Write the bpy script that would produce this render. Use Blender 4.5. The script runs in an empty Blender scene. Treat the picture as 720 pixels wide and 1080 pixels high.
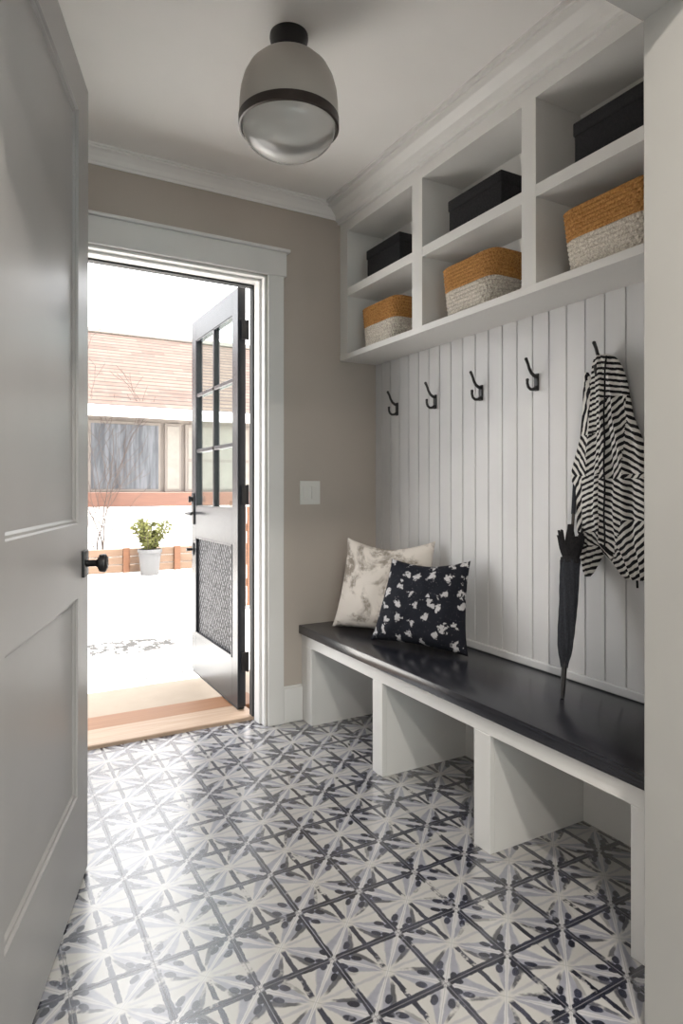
import bpy, bmesh, math, random
from mathutils import Vector, Matrix, noise
PI = math.pi
sc = bpy.context.scene
C = sc.collection
R = random.Random(7)

# ---------------------------------------------------------------- helpers
def tag(o, label=None, cat=None, group=None, kind=None):
    if label: o['label'] = label
    if cat: o['category'] = cat
    if group: o['group'] = group
    if kind: o['kind'] = kind
    return o

def empty(name, loc=(0, 0, 0), rz=0.0):
    o = bpy.data.objects.new(name, None)
    o.empty_display_size = .05
    o.location = loc
    o.rotation_euler = (0, 0, rz)
    C.objects.link(o)
    return o

def obj(name, bm, mat, parent=None, smooth=None, loc=None):
    """bmesh -> one linked mesh object; smooth = auto-smooth angle in degrees."""
    bm.normal_update()
    me = bpy.data.meshes.new(name)
    if smooth is not None:
        for f in bm.faces: f.smooth = True
        a = math.radians(smooth)
        for e in bm.edges:
            if len(e.link_faces) == 2 and e.calc_face_angle(0) > a: e.smooth = False
    bm.to_mesh(me); bm.free()
    mats = mat if isinstance(mat, (list, tuple)) else [mat]
    for m in mats: me.materials.append(m)
    o = bpy.data.objects.new(name, me)
    C.objects.link(o)
    if parent: o.parent = parent
    if loc: o.location = loc
    return o

def box(bm, x0, x1, y0, y1, z0, z1, bev=0.0, seg=1, mi=0):
    xs, ys, zs = sorted((x0, x1)), sorted((y0, y1)), sorted((z0, z1))
    v = [bm.verts.new((x, y, z)) for x in xs for y in ys for z in zs]
    fs = []
    for q in ((0, 1, 3, 2), (4, 6, 7, 5), (0, 4, 5, 1), (2, 3, 7, 6), (0, 2, 6, 4), (1, 5, 7, 3)):
        f = bm.faces.new([v[i] for i in q]); f.material_index = mi; fs.append(f)
    if bev > 0:
        es = list({e for f in fs for e in f.edges})
        r = bmesh.ops.bevel(bm, geom=es, offset=bev, segments=seg, affect='EDGES', profile=.5)
        for f in r['faces']: f.material_index = mi
    return v

def B(*boxes, bev=0.0, seg=1):
    bm = bmesh.new()
    for b in boxes: box(bm, *b, bev=bev, seg=seg)
    return bm

def lathe(bm, prof, n=48, c=(0, 0, 0), mi=0):
    rings = []
    for r, z in prof:
        if r < 1e-6: rings.append([bm.verts.new((c[0], c[1], c[2] + z))])
        else: rings.append([bm.verts.new((c[0] + r * math.cos(2 * PI * i / n), c[1] + r * math.sin(2 * PI * i / n), c[2] + z)) for i in range(n)])
    for a, b in zip(rings, rings[1:]):
        for i in range(n):
            j = (i + 1) % n
            if len(a) == 1 and len(b) == 1: continue
            if len(a) == 1: f = bm.faces.new((a[0], b[j], b[i]))
            elif len(b) == 1: f = bm.faces.new((a[i], a[j], b[0]))
            else: f = bm.faces.new((a[i], a[j], b[j], b[i]))
            f.material_index = mi
    return bm

def tube(bm, pts, rad, n=10, caps=True):
    pts = [Vector(p) for p in pts]
    rads = rad if isinstance(rad, (list, tuple)) else [rad] * len(pts)
    rings = []; up = None
    for i, p in enumerate(pts):
        t = (pts[min(i + 1, len(pts) - 1)] - pts[max(i - 1, 0)]).normalized()
        if up is None:
            up = Vector((0, 0, 1)) if abs(t.z) < .9 else Vector((1, 0, 0))
        s = t.cross(up).normalized(); up = s.cross(t).normalized()
        rings.append([bm.verts.new(p + rads[i] * (math.cos(2 * PI * k / n) * s + math.sin(2 * PI * k / n) * up)) for k in range(n)])
    for a, b in zip(rings, rings[1:]):
        for k in range(n):
            bm.faces.new((a[k], a[(k + 1) % n], b[(k + 1) % n], b[k]))
    if caps:
        bm.faces.new(rings[0][::-1]); bm.faces.new(rings[-1])
    return bm

def loft(bm, rings, closed=True, cap0=False, cap1=False, mi=0):
    vr = [[bm.verts.new(p) for p in r] for r in rings]
    for a, b in zip(vr, vr[1:]):
        n = len(a)
        for k in range(n if closed else n - 1):
            f = bm.faces.new((a[k], a[(k + 1) % n], b[(k + 1) % n], b[k])); f.material_index = mi
    if cap0: bm.faces.new(vr[0][::-1])
    if cap1: bm.faces.new(vr[-1])
    return vr

def prism(bm, prof, axis, a0, a1, m0=0.0, m1=0.0):
    """Sweep a profile [(out, z)] along x or y. axis 'x': out is -Y from base given in prof; 'y': out is X."""
    n = len(prof)
    def P(u, z, a): return (a, u, z) if axis == 'x' else (u, a, z)
    r0 = [bm.verts.new(P(u, z, a0)) for u, z in prof]
    r1 = [bm.verts.new(P(u, z, a1)) for u, z in prof]
    for i in range(n):
        bm.faces.new((r0[i], r0[(i + 1) % n], r1[(i + 1) % n], r1[i]))
    bm.faces.new(r0[::-1]); bm.faces.new(r1)
    bmesh.ops.recalc_face_normals(bm, faces=bm.faces[:])
    return bm

# ---------------------------------------------------------------- materials
class N:
    """Tiny expression builder over shader math nodes."""
    def __init__(s, nt, sock): s.nt, s.s = nt, sock
    def _m(s, op, *a, clamp=False):
        n = s.nt.nodes.new('ShaderNodeMath'); n.operation = op; n.use_clamp = clamp
        for i, v in enumerate((s,) + a):
            if isinstance(v, N): s.nt.links.new(v.s, n.inputs[i])
            else: n.inputs[i].default_value = v
        return N(s.nt, n.outputs[0])
    def __add__(s, o): return s._m('ADD', o)
    __radd__ = __add__
    def __sub__(s, o): return s._m('SUBTRACT', o)
    def __mul__(s, o): return s._m('MULTIPLY', o)
    __rmul__ = __mul__
    def __truediv__(s, o): return s._m('DIVIDE', o)
    def rsub(s, o): return (s * -1.0) + o
    def abs(s): return s._m('ABSOLUTE')
    def fract(s): return s._m('FRACT')
    def floor(s): return s._m('FLOOR')
    def sin(s): return s._m('SINE')
    def sqrt(s): return s._m('SQRT')
    def min(s, o): return s._m('MINIMUM', o)
    def max(s, o): return s._m('MAXIMUM', o)
    def lt(s, o): return s._m('LESS_THAN', o)
    def gt(s, o): return s._m('GREATER_THAN', o)
    def sstep(s, a, b):
        """smoothstep 0->1 from a to b (a may exceed b)"""
        n = s.nt.nodes.new('ShaderNodeMapRange'); n.interpolation_type = 'SMOOTHSTEP'
        s.nt.links.new(s.s, n.inputs[0])
        if a < b: n.inputs[1].default_value = a; n.inputs[2].default_value = b; n.inputs[3].default_value = 0; n.inputs[4].default_value = 1
        else: n.inputs[1].default_value = b; n.inputs[2].default_value = a; n.inputs[3].default_value = 1; n.inputs[4].default_value = 0
        return N(s.nt, n.outputs[0])

class Mat:
    def __init__(s, name, col=(.8, .8, .8), rough=.5, metal=0, spec=.5):
        s.m = bpy.data.materials.new(name); s.m.use_nodes = True
        s.nt = s.m.node_tree; s.b = s.nt.nodes['Principled BSDF']
        s.b.inputs['Base Color'].default_value = (*col, 1)
        s.b.inputs['Roughness'].default_value = rough
        s.b.inputs['Metallic'].default_value = metal
        s.b.inputs['Specular IOR Level'].default_value = spec
    def node(s, t, **k):
        n = s.nt.nodes.new(t)
        for a, v in k.items(): setattr(n, a, v)
        return n
    def link(s, a, b): s.nt.links.new(a, b)
    def coord(s, which='Object'):
        return s.node('ShaderNodeTexCoord').outputs[which]
    def geo(s): return s.node('ShaderNodeNewGeometry').outputs['Position']
    def xyz(s, v):
        n = s.node('ShaderNodeSeparateXYZ'); s.link(v, n.inputs[0])
        return [N(s.nt, o) for o in n.outputs]
    def mapping(s, v, scale=(1, 1, 1), rot=(0, 0, 0), loc=(0, 0, 0)):
        n = s.node('ShaderNodeMapping'); s.link(v, n.inputs[0])
        n.inputs['Scale'].default_value = scale; n.inputs['Rotation'].default_value = rot; n.inputs['Location'].default_value = loc
        return n.outputs[0]
    def noise(s, v, scale=5, detail=3, rough=.5, dist=0):
        n = s.node('ShaderNodeTexNoise'); s.link(v, n.inputs['Vector'])
        n.inputs['Scale'].default_value = scale; n.inputs['Detail'].default_value = detail
        n.inputs['Roughness'].default_value = rough; n.inputs['Distortion'].default_value = dist
        return N(s.nt, n.outputs[0])
    def mix(s, fac, a, b):
        n = s.node('ShaderNodeMix', data_type='RGBA')
        if isinstance(fac, N): s.link(fac.s, n.inputs[0])
        else: n.inputs[0].default_value = fac
        for i, c in ((6, a), (7, b)):
            if isinstance(c, tuple): n.inputs[i].default_value = (*c, 1)
            else: s.link(c, n.inputs[i])
        return n.outputs[2]
    def color(s, c): s.link(c, s.b.inputs['Base Color']); return s
    def rough(s, r): s.link(r.s, s.b.inputs['Roughness']); return s
    def bump(s, h, strength=.3, dist=.01):
        n = s.node('ShaderNodeBump'); n.inputs['Strength'].default_value = strength; n.inputs['Distance'].default_value = dist
        s.link(h.s, n.inputs['Height']); s.link(n.outputs[0], s.b.inputs['Normal']); return s

def painted(name, col, rough=.45, var=.03, bump=.05):
    m = Mat(name, col, rough)
    v = m.coord()
    n = m.noise(v, 3, 3)
    c2 = tuple(max(0, x * (1 - var * 2)) for x in col)
    m.color(m.mix(n.sstep(.3, .7), col, c2))
    m.bump(m.noise(v, 220, 2), bump, .002)
    return m.m

M = {}
M['greige'] = painted('greige_wall_paint', (.46, .408, .362), .7, .02, .1)
M['endwall'] = painted('shaded_trim_paint', (.375, .365, .35), .45)  # white trim darkened: the end wall's shade is put into the colour
M['ceil'] = painted('ceiling_paint', (.90, .885, .865), .8, .015, .1)
M['white'] = painted('white_trim_paint', (.72, .71, .695), .38)
M['door_white'] = painted('shaded_white_door_paint', (.33, .318, .312), .33)  # base colour of the white door lowered to carry its shade
M['cab'] = painted('cabinet_paint', (.72, .708, .69), .45, .02, 0.0)
M['bead'] = painted('beadboard_paint', (.60, .597, .60), .4)
M['black_metal'] = painted('black_metal', (.012, .011, .012), .4)
M['door_black'] = painted('black_door_paint', (.028, .030, .036), .27)
M['seal'] = painted('black_weather_strip', (.01, .01, .01), .6)
M['plate'] = painted('white_plastic', (.70, .69, .66), .35)
M['siding'] = painted('house_white_wall', (.85, .85, .84), .7)

# stained bench top: black-brown wood with fine grain
m = Mat('black_stained_wood', (.02, .018, .02), .3); v = m.coord()
g = m.noise(m.mapping(v, (90, 2.5, 90)), 1.4, 6, .6, .4)
m.color(m.mix(g.sstep(.35, .7), (.014, .015, .021), (.023, .023, .029)))
m.b.inputs['Specular IOR Level'].default_value = .7; m.rough(g * .06 + .19); m.bump(g, .03, .002); M['bench'] = m.m

# patterned cement tile: 0.2 m tiles; star in the middle, dark bands along the joints
TS, TX, TY = .1997, .3776, 1.8085
m = Mat('patterned_cement_tile', (.7, .69, .66), .3, spec=.5); v = m.geo()
X, Y, Z = m.xyz(v)
w1 = m.noise(v, 26, 3, .6) - .5
w2 = m.noise(m.mapping(v, (1, 1, 1), loc=(9.3, 4.1, 0)), 26, 3, .6) - .5
gx = (X - TX) / TS; gy = (Y - TY) / TS
ix, iy = gx.floor(), gy.floor()
uc = gx.fract() - .5; vc = gy.fract() - .5          # clean coordinates (joints)
u = uc + w1 * .055; w = vc + w2 * .055              # wobbly coordinates (paint)
p, q = u.abs(), w.abs()
mx, mn = p.max(q), p.min(q)
t = mn / (mx + 1e-4)
r = (p * p + q * q).sqrt()
# random value per tile and per quadrant
wn = m.node('ShaderNodeTexWhiteNoise', noise_dimensions='3D')
cx_ = m.node('ShaderNodeCombineXYZ')
m.link((ix * 2.0 + uc.gt(0)).s, cx_.inputs[0]); m.link((iy * 2.0 + vc.gt(0)).s, cx_.inputs[1])
m.link(cx_.outputs[0], wn.inputs[0]); rq = N(m.nt, wn.outputs['Value'])
fan = t.sstep(.46, .58) * r.sstep(.05, .14)                        # grey-lilac fan towards corners
line = t.sstep(.80, .92)                                        # pale centre line of the fan
wn2 = m.node('ShaderNodeTexWhiteNoise', noise_dimensions='3D')
sm = m.node('ShaderNodeVectorMath', operation='ADD'); m.link(cx_.outputs[0], sm.inputs[0]); sm.inputs[1].default_value = (37.2, 11.7, 3.1)
m.link(sm.outputs[0], wn2.inputs[0]); rr2 = N(m.nt, wn2.outputs['Value'])
side = (p - q).gt(0)                                            # which half of the quadrant
wsel = ((side * .5) + rr2).fract()                              # differs between the halves
wetw = m.noise(v, 9, 4, .65)
edge = (t - (mx * .35 + .33)).abs().sstep(.15, .07) * mx.sstep(.12, .22) * wsel.sstep(.35, .55) * wetw.sstep(.38, .5)
corner = ((p - .5) * (p - .5) + (q - .5) * (q - .5)).sqrt()
bandx = q.sstep(.444, .458)
bandy = p.sstep(.448, .462)
band0 = p.sstep(.040, .026) * q.sstep(.06, .11)              # bar running from star to star
ray = q.sstep(.035, .008) * p.sstep(.05, .12) * .5            # faint lilac ray
da = (p + q) * .7071; db = (p - q) * .7071; dbb = db.abs()
def leaf(a0, b0, ra, rb):
    e1 = (da - a0) * (1 / ra); e2 = (dbb - b0) * (1 / rb)
    return (e1 * e1 + e2 * e2).sqrt().sstep(1.15, .85)
wet = m.noise(v, 14, 4, .65)
band = (bandx * wet.sstep(.30, .40)).max(bandy * wetw.sstep(.34, .44)).max(band0 * wet.sstep(.36, .44))
band = band * corner.sstep(.02, .07)
blob = (leaf(.425, .100, .075, .044) * wsel.gt(.25)).max(leaf(.560, .078, .066, .044) * rq.gt(.3)).max(leaf(.645, .050, .034, .028) * rr2.gt(.4))
dark = band.max(blob * wetw.sstep(.3, .4)).max(edge * .85)
cream = m.mix(wet, (.36, .348, .33), (.455, .442, .425))
g1 = m.mix(m.noise(v, 40, 3), (.17, .175, .22), (.29, .29, .33))
c = m.mix((fan * .9).max(ray), cream, g1)
c = m.mix(line * fan * .8, c, (.45, .44, .44))
ink = m.mix(m.noise(v, 22, 3).sstep(.35, .7), (.011, .012, .020), (.040, .042, .066))
c = m.mix(dark, c, ink)
joint = uc.abs().max(vc.abs())
dg = ((uc.abs() - vc.abs()).abs()).sstep(.012, .004) * .35
jn = joint.sstep(.4915, .4965)
dl = (uc - vc).abs()
c = m.mix(dl.sstep(.030, .020) * wetw.sstep(.34, .46) * .75, c, (.47, .46, .455))
c = m.mix((jn * .8).max(dg), c, (.16, .155, .165))
m.b.inputs['Specular IOR Level'].default_value = 1.0; m.b.inputs['Coat Weight'].default_value = .55; m.b.inputs['Coat Roughness'].default_value = .26; m.b.inputs['Coat IOR'].default_value = 1.6
m.color(c); m.rough(m.noise(v, 18, 3) * .12 + .17); m.bump(jn.rsub(1.0) + wet * .05, .25, .002)
M['tile'] = m.m

def woven(name, c1, c2):
    m = Mat(name, c1, .85, spec=.2); v = m.coord()
    n = m.noise(v, 160, 3, .7)
    m.color(m.mix(n.sstep(.3, .7), c1, c2)); m.bump(n, .5, .004)
    return m.m
M['straw'] = woven('natural_straw', (.24, .105, .028), (.52, .27, .09))
M['rope'] = woven('white_rope', (.36, .32, .27), (.74, .69, .62))
M['fabric_box'] = woven('black_fabric', (.012, .012, .014), (.024, .023, .025))
M['umbrella'] = woven('umbrella_cloth', (.022, .024, .030), (.035, .038, .046))

# cream pillow with faded taupe print
m = Mat('cream_faded_linen', (.6, .56, .5), .9, spec=.15); v = m.coord()
a = m.noise(v, 7, 4, .6, .8); b_ = m.noise(m.mapping(v, (1, 1, 1), loc=(3, 1, 2)), 26, 4, .7)
f = a.sstep(.44, .58) * b_.sstep(.34, .56)
m.color(m.mix(f, (.66, .61, .56), (.27, .235, .20))); m.bump(m.noise(v, 400, 2), .3, .002); M['cream'] = m.m

# black pillow with pale splotches on a loose grid
m = Mat('black_splash_linen', (.02, .02, .03), .85, spec=.2); v = m.coord()
dn = m.node('ShaderNodeTexNoise'); m.link(v, dn.inputs['Vector']); dn.inputs['Scale'].default_value = 34; dn.inputs['Detail'].default_value = 3
vm = m.node('ShaderNodeVectorMath', operation='MULTIPLY_ADD'); m.link(dn.outputs['Color'], vm.inputs[0])
vm.inputs[1].default_value = (.075, .075, .075); m.link(v, vm.inputs[2])
vo = m.node('ShaderNodeTexVoronoi', voronoi_dimensions='2D'); vo.inputs['Scale'].default_value = 15.0; vo.inputs['Randomness'].default_value = .62
m.link(m.mapping(vm.outputs[0], (1, 1, 1)), vo.inputs['Vector'])
dd = N(m.nt, vo.outputs['Distance']); fine = m.noise(v, 110, 3, .8)
mask = (dd + (fine - .5) * .5).sstep(.24, .19)
spec2 = fine.sstep(.64, .70) * .3
m.color(m.mix(mask.max(spec2), (.012, .013, .020), (.52, .51, .52))); m.bump(m.noise(v, 350, 2), .3, .002); M['splash'] = m.m

# striped cloth: the stripe phase is stored on the weave
m = Mat('striped_cotton', (.8, .78, .75), .85, spec=.2); v = m.coord()
at = m.node('ShaderNodeAttribute', attribute_name='phase'); ph = N(m.nt, at.outputs['Fac'])
wob = (m.noise(v, 38, 3) - .5) * 2.6
st = (ph + wob).sin().sstep(-.12, .16)
m.color(m.mix(st, (.70, .68, .65), (.014, .013, .016))); m.bump(m.noise(v, 500, 2), .2, .002); M['stripe'] = m.m
M['piping'] = woven('black_piping', (.012, .012, .014), (.02, .02, .022))

def sheet_fresnel(m):
    lw = m.node('ShaderNodeLayerWeight'); lw.inputs[0].default_value = .5
    return N(m.nt, lw.outputs['Facing'])._m('POWER', 4.0) * .9 + .04
# fixture materials
m = Mat('grey_enamel', (.42, .39, .355), .42); M['enamel'] = m.m
m = Mat('bronze', (.035, .026, .022), .4, metal=.3); M['bronze'] = m.m
m = Mat('seeded_glass', (.92, .92, .91), .08); m.b.inputs['IOR'].default_value = 1.2
nt = m.nt; out = nt.nodes['Material Output']
tr = m.node('ShaderNodeBsdfTransparent'); tr.inputs[0].default_value = (.96, .96, .95, 1)
df = m.node('ShaderNodeBsdfDiffuse'); df.inputs[0].default_value = (.92, .91, .9, 1)
tl = m.node('ShaderNodeBsdfTranslucent'); tl.inputs[0].default_value = (.95, .94, .93, 1)
gl = m.node('ShaderNodeBsdfGlossy'); gl.inputs['Roughness'].default_value = .06
a1 = m.node('ShaderNodeMixShader'); a1.inputs[0].default_value = .6; m.link(df.outputs[0], a1.inputs[1]); m.link(tl.outputs[0], a1.inputs[2])
a2 = m.node('ShaderNodeMixShader'); a2.inputs[0].default_value = .38; m.link(tr.outputs[0], a2.inputs[1]); m.link(a1.outputs[0], a2.inputs[2])
fr = sheet_fresnel(m)
a3 = m.node('ShaderNodeMixShader'); m.link(fr.s, a3.inputs[0]); m.link(a2.outputs[0], a3.inputs[1]); m.link(gl.outputs[0], a3.inputs[2])
m.link(a3.outputs[0], out.inputs[0]); M['shade_glass'] = m.m
m = Mat('bulb_glass', (.42, .44, .43), .2); M['bulb'] = m.m
m = Mat('enamel_inner', (.85, .84, .82), .5); M['enamel_in'] = m.m

m = Mat('window_glass', (1, 1, 1), .02); out = m.nt.nodes['Material Output']
tr = m.node('ShaderNodeBsdfTransparent'); tr.inputs[0].default_value = (.86, .93, .92, 1)
gl = m.node('ShaderNodeBsdfGlossy'); gl.inputs['Roughness'].default_value = .02
fr = sheet_fresnel(m)
a3 = m.node('ShaderNodeMixShader'); m.link(fr.s, a3.inputs[0]); m.link(tr.outputs[0], a3.inputs[1]); m.link(gl.outputs[0], a3.inputs[2])
m.link(a3.outputs[0], out.inputs[0]); M['glass'] = m.m

# hammered panel of the black door
m = Mat('pierced_metal_panel', (.08, .08, .09), .6, spec=.25); v = m.coord()
a_, b2, c2 = m.xyz(v)
wv = m.noise(v, 60, 3) - .5
l1 = (b2 * 150.0 + wv * 7.0).sin() * (c2 * 130.0 + wv * 8.0).sin()
k = l1.sstep(-.05, .45)
m.color(m.mix(k, (.008, .008, .010), (.16, .16, .17))); m.bump(k, .4, .004); M['pierced'] = m.m

# outdoors
m = Mat('pale_concrete', (.7, .68, .64), .8); v = m.geo()
n1 = m.noise(m.mapping(v, (1, 1.3, 1)), 1.2, 5, .6); n2 = m.noise(v, 14, 4, .7)
X, Y, Z = m.xyz(v)
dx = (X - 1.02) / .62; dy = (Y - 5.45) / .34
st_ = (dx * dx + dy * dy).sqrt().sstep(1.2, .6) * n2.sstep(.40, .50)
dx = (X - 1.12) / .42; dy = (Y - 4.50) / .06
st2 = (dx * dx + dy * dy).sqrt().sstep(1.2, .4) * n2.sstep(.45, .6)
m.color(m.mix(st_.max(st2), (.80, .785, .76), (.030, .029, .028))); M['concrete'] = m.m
m = Mat('tan_stone_step', (.55, .47, .38), .8); v = m.geo(); n1 = m.noise(v, 9, 5, .6)
m.color(m.mix(n1, (.40, .33, .26), (.33, .27, .21))); M['step'] = m.m
def wood(name, c1, c2, sc_=(2, 40, 40)):
    m = Mat(name, c1, .55); v = m.coord(); n = m.noise(m.mapping(v, sc_), 1.5, 5, .6, .5)
    m.color(m.mix(n.sstep(.3, .7), c1, c2)); m.bump(n, .15, .003); return m.m
M['sill'] = wood('pale_oak_sill', (.46, .34, .25), (.38, .26, .18))
M['sill2'] = wood('orange_oak_sill', (.30, .15, .075), (.25, .12, .06))
M['cedar'] = wood('cedar', (.14, .058, .025), (.10, .042, .02), (2, 2, 60))
M['timber'] = wood('timber', (.115, .07, .043), (.145, .09, .058))
M['brown'] = wood('red_brick_band', (.14, .065, .042), (.11, .05, .035))
m = Mat('brick_shingles', (.5, .3, .2), .85); v = m.coord()
bt = m.node('ShaderNodeTexBrick'); m.link(m.mapping(v, (1, 1, 1)), bt.inputs['Vector'])
bt.inputs['Scale'].default_value = 1.0; bt.inputs['Brick Width'].default_value = .42; bt.inputs['Row Height'].default_value = .135
bt.inputs['Mortar Size'].default_value = .003; bt.inputs['Mortar Smooth'].default_value = .2
bt.inputs['Color1'].default_value = (.075, .045, .035, 1); bt.inputs['Color2'].default_value = (.125, .085, .068, 1); bt.inputs['Mortar'].default_value = (.045, .035, .03, 1)
nz = m.noise(v, 2.5, 4, .7)
rowf = (m.xyz(v)[1] / .135).fract()
c = m.mix(nz.sstep(.4, .75) * .5, bt.outputs[0], (.12, .10, .09))
c = m.mix(m.noise(m.mapping(v, (1.5, 14, 1)), 2, 4, .7).sstep(.35, .7) * .6, c, (.10, .062, .047))
m.color(m.mix(rowf.lt(.22) * .9, c, (.028, .020, .018))); M['shingle'] = m.m
m = Mat('curtained_glass', (.3, .3, .3), .25); v = m.coord()
n = m.noise(m.mapping(v, (14, 1, 1.2)), 1, 4, .6)
m.color(m.mix(n.sstep(.35, .65), (.045, .048, .054), (.12, .124, .135))); M['curtain'] = m.m
m = Mat('cream_blind', (.55, .5, .42), .6); v = m.coord(); n = m.noise(m.mapping(v, (3, 1, 3)), 2, 4, .6)
m.color(m.mix(n, (.28, .255, .22), (.16, .145, .13))); M['blind'] = m.m
M['frame_tan'] = painted('tan_window_frame', (.18, .155, .135), .6)
M['leaf'] = woven('shrub_leaf', (.05, .06, .018), (.16, .16, .055))
M['twig'] = woven('twig_bark', (.06, .045, .04), (.09, .07, .06))
M['pot'] = painted('white_pot', (.105, .105, .108), .6)
M['oakfloor'] = wood('oak_floor', (.32, .2, .12), (.4, .27, .17), (30, 1.5, 30))

# ---------------------------------------------------------------- room shell
YB, XW, ZC = 2.957, 1.90, 2.697      # back wall, beadboard face, ceiling
XL = -.10                            # left wall face
YO = 3.09                            # outer face of back wall
OX0, OX1, OZ = .34, 1.247, 2.265     # outside door opening
PY0, PY1, PX, PZ = .740, .888, 1.264, 2.215   # front partition and its cased opening
HX0, HX1, HY0 = -1.6, 2.6, -3.0      # hall behind the camera

def S(name, bm, mat, label, cat, smooth=None):
    o = obj(name, bm, mat, None, smooth); tag(o, label, cat, None, 'structure'); return o

S('floor', B((HX0 - .1, 2.7, HY0 - .1, 3.07, -.12, 0)), M['tile'], 'floor of white and charcoal patterned cement tiles', 'floor')
S('ceiling', B((HX0 - .1, 2.7, HY0 - .1, 3.09, ZC, ZC + .15)), M['ceil'], 'flat white painted ceiling', 'ceiling')
bm = bmesh.new()
box(bm, -1.7, OX0 - .0, YB, YO, 0, ZC); box(bm, OX1, 2.7, YB, YO, 0, ZC); box(bm, OX0, OX1, YB, YO, OZ, ZC)
S('wall_back', bm, M['greige'], 'greige painted back wall around the outside doorway', 'wall')
S('wall_right', B((XW + .012, 2.7, PY1, YB, 0, ZC)), M['greige'], 'right wall behind the beadboard', 'wall')
S('wall_left', B((XL - .12, XL, PY1, YB, 0, ZC)), M['greige'], 'left wall behind the open white door', 'wall')
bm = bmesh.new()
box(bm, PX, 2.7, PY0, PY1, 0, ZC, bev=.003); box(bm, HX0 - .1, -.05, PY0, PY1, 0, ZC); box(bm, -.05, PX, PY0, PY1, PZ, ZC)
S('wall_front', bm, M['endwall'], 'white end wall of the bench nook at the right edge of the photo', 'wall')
# hall the photograph is taken from (behind the camera), with an unseen window added for fill light
bm = bmesh.new()
box(bm, HX0 - .1, HX0, HY0, PY0, 0, ZC)
S('wall_west', bm, M['white'], 'hall wall behind the camera on the left', 'wall')
S('wall_east', B((HX1, HX1 + .1, HY0, PY0, 0, ZC)), M['white'], 'hall wall behind the camera on the right', 'wall')
bm = bmesh.new()
wx0, wx1, wz0, wz1 = -1.2, 2.2, .4, 2.4
box(bm, HX0, wx0, HY0 - .1, HY0, 0, ZC); box(bm, wx1, HX1, HY0 - .1, HY0, 0, ZC)
box(bm, wx0, wx1, HY0 - .1, HY0, 0, wz0); box(bm, wx0, wx1, HY0 - .1, HY0, wz1, ZC)
S('wall_south', bm, M['white'], 'hall wall around the added fill window behind the camera', 'wall')
w_ = empty('fill_window_1', ((wx0 + wx1) / 2, HY0 - .05, wz0)); tag(w_, 'added fill window in the hall behind the camera', 'window', None, 'structure')
cxw = (wx0 + wx1) / 2
bm = bmesh.new()
for x in (wx0, wx0 + 1.13, wx0 + 2.27, wx1): box(bm, x - cxw - .02, x - cxw + .02, -.03, .03, 0, wz1 - wz0)
box(bm, wx0 - cxw, wx1 - cxw, -.03, .03, 0, .04); box(bm, wx0 - cxw, wx1 - cxw, -.03, .03, wz1 - wz0 - .04, wz1 - wz0)
obj('fill_window_frame', bm, M['white'], w_)
obj('window_glass', B((wx0 - cxw, wx1 - cxw, -.004, .004, .04, wz1 - wz0 - .04)), M['glass'], w_)

# crown mouldings
def crown(face, zb, zt, out, d=1):
    pts = [(0, 0), (.012, 0), (.012, .012), (.022, .020), (.030, .045), (.052, .070), (.070, .078), (.070, .088), (.082, .090), (.082, 1), (0, 1)]
    res = []
    for o_, z in pts:
        zz = zt if z == 1 else zb + z / .09 * (zt - zb) * .9
        res.append((face - d * o_ * out / .082, zz))
    return res
bm = bmesh.new(); prism(bm, crown(YB, 2.622, ZC, .050), 'x', XL, 1.675)
S('trim_1', bm, M['ceil'], 'white crown moulding along the top of the back wall', 'moulding')
bm = bmesh.new(); prism(bm, crown(1.675, 2.60, ZC, .11), 'y', PY1, YB)
S('trim_2', bm, M['cab'], 'deep white crown moulding above the storage cubbies', 'moulding')

# outside doorway casing: side boards, head board with cap, jamb lining, stop, seal, sill
t = empty('trim_3', (OX1, YB, 0)); tag(t, 'white flat casing with capped head around the outside doorway', 'door casing', None, 'structure')
def W(bx): return (bx[0] - OX1, bx[1] - OX1, bx[2] - YB, bx[3] - YB, bx[4], bx[5])
obj('side_casing', B(W((OX1 + .004, 1.336, YB - .020, YB, 0, OZ + .002)), bev=.002), M['white'], t)
obj('side_casing', B(W((OX0 - .085, OX0 - .004, YB - .020, YB, 0, OZ + .002)), bev=.002), M['white'], t)
bm = bmesh.new(); box(bm, *W((OX0 - .10, 1.350, YB - .024, YB, OZ + .002, 2.388)), bev=.002)
box(bm, *W((OX0 - .115, 1.366, YB - .040, YB, 2.388, 2.404)), bev=.004, seg=2)
obj('head_casing', bm, M['white'], t)
bm = bmesh.new()
box(bm, *W((OX1 - .012, OX1 + .001, YB - .005, YO, 0, OZ)), bev=.002); box(bm, *W((OX0 - .001, OX0 + .012, YB - .005, YO, 0, OZ)), bev=.002)
box(bm, *W((OX0, OX1, YB - .005, YO, OZ - .012, OZ)), bev=.002)
box(bm, *W((OX1 - .024, OX1 - .012, YB + .035, YO - .03, 0, OZ - .012)), bev=.003)
box(bm, *W((OX0, OX1, YB + .035, YO - .03, OZ - .024, OZ - .012)), bev=.003)
obj('jamb', bm, M['white'], t)
bm = bmesh.new()
box(bm, *W((OX1 - .032, OX1 - .012, YO - .03, YO + .012, .02, OZ - .012))); box(bm, *W((OX0 + .01, OX1 - .012, YO - .03, YO + .012, OZ - .032, OZ - .012)))
obj('weather_seal', bm, M['seal'], t)
bm = bmesh.new(); box(bm, OX0, OX1, 3.07, 3.275, -.05, .018, bev=.004)
S('trim_4', bm, M['sill'], 'pale wood door sill', 'door sill')
S('trim_5', B((OX0 - .12, OX1 + .1, 3.275, 3.47, -.09, .012), bev=.004), M['sill2'], 'orange wood nosing outside the pale door sill', 'door sill')

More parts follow.
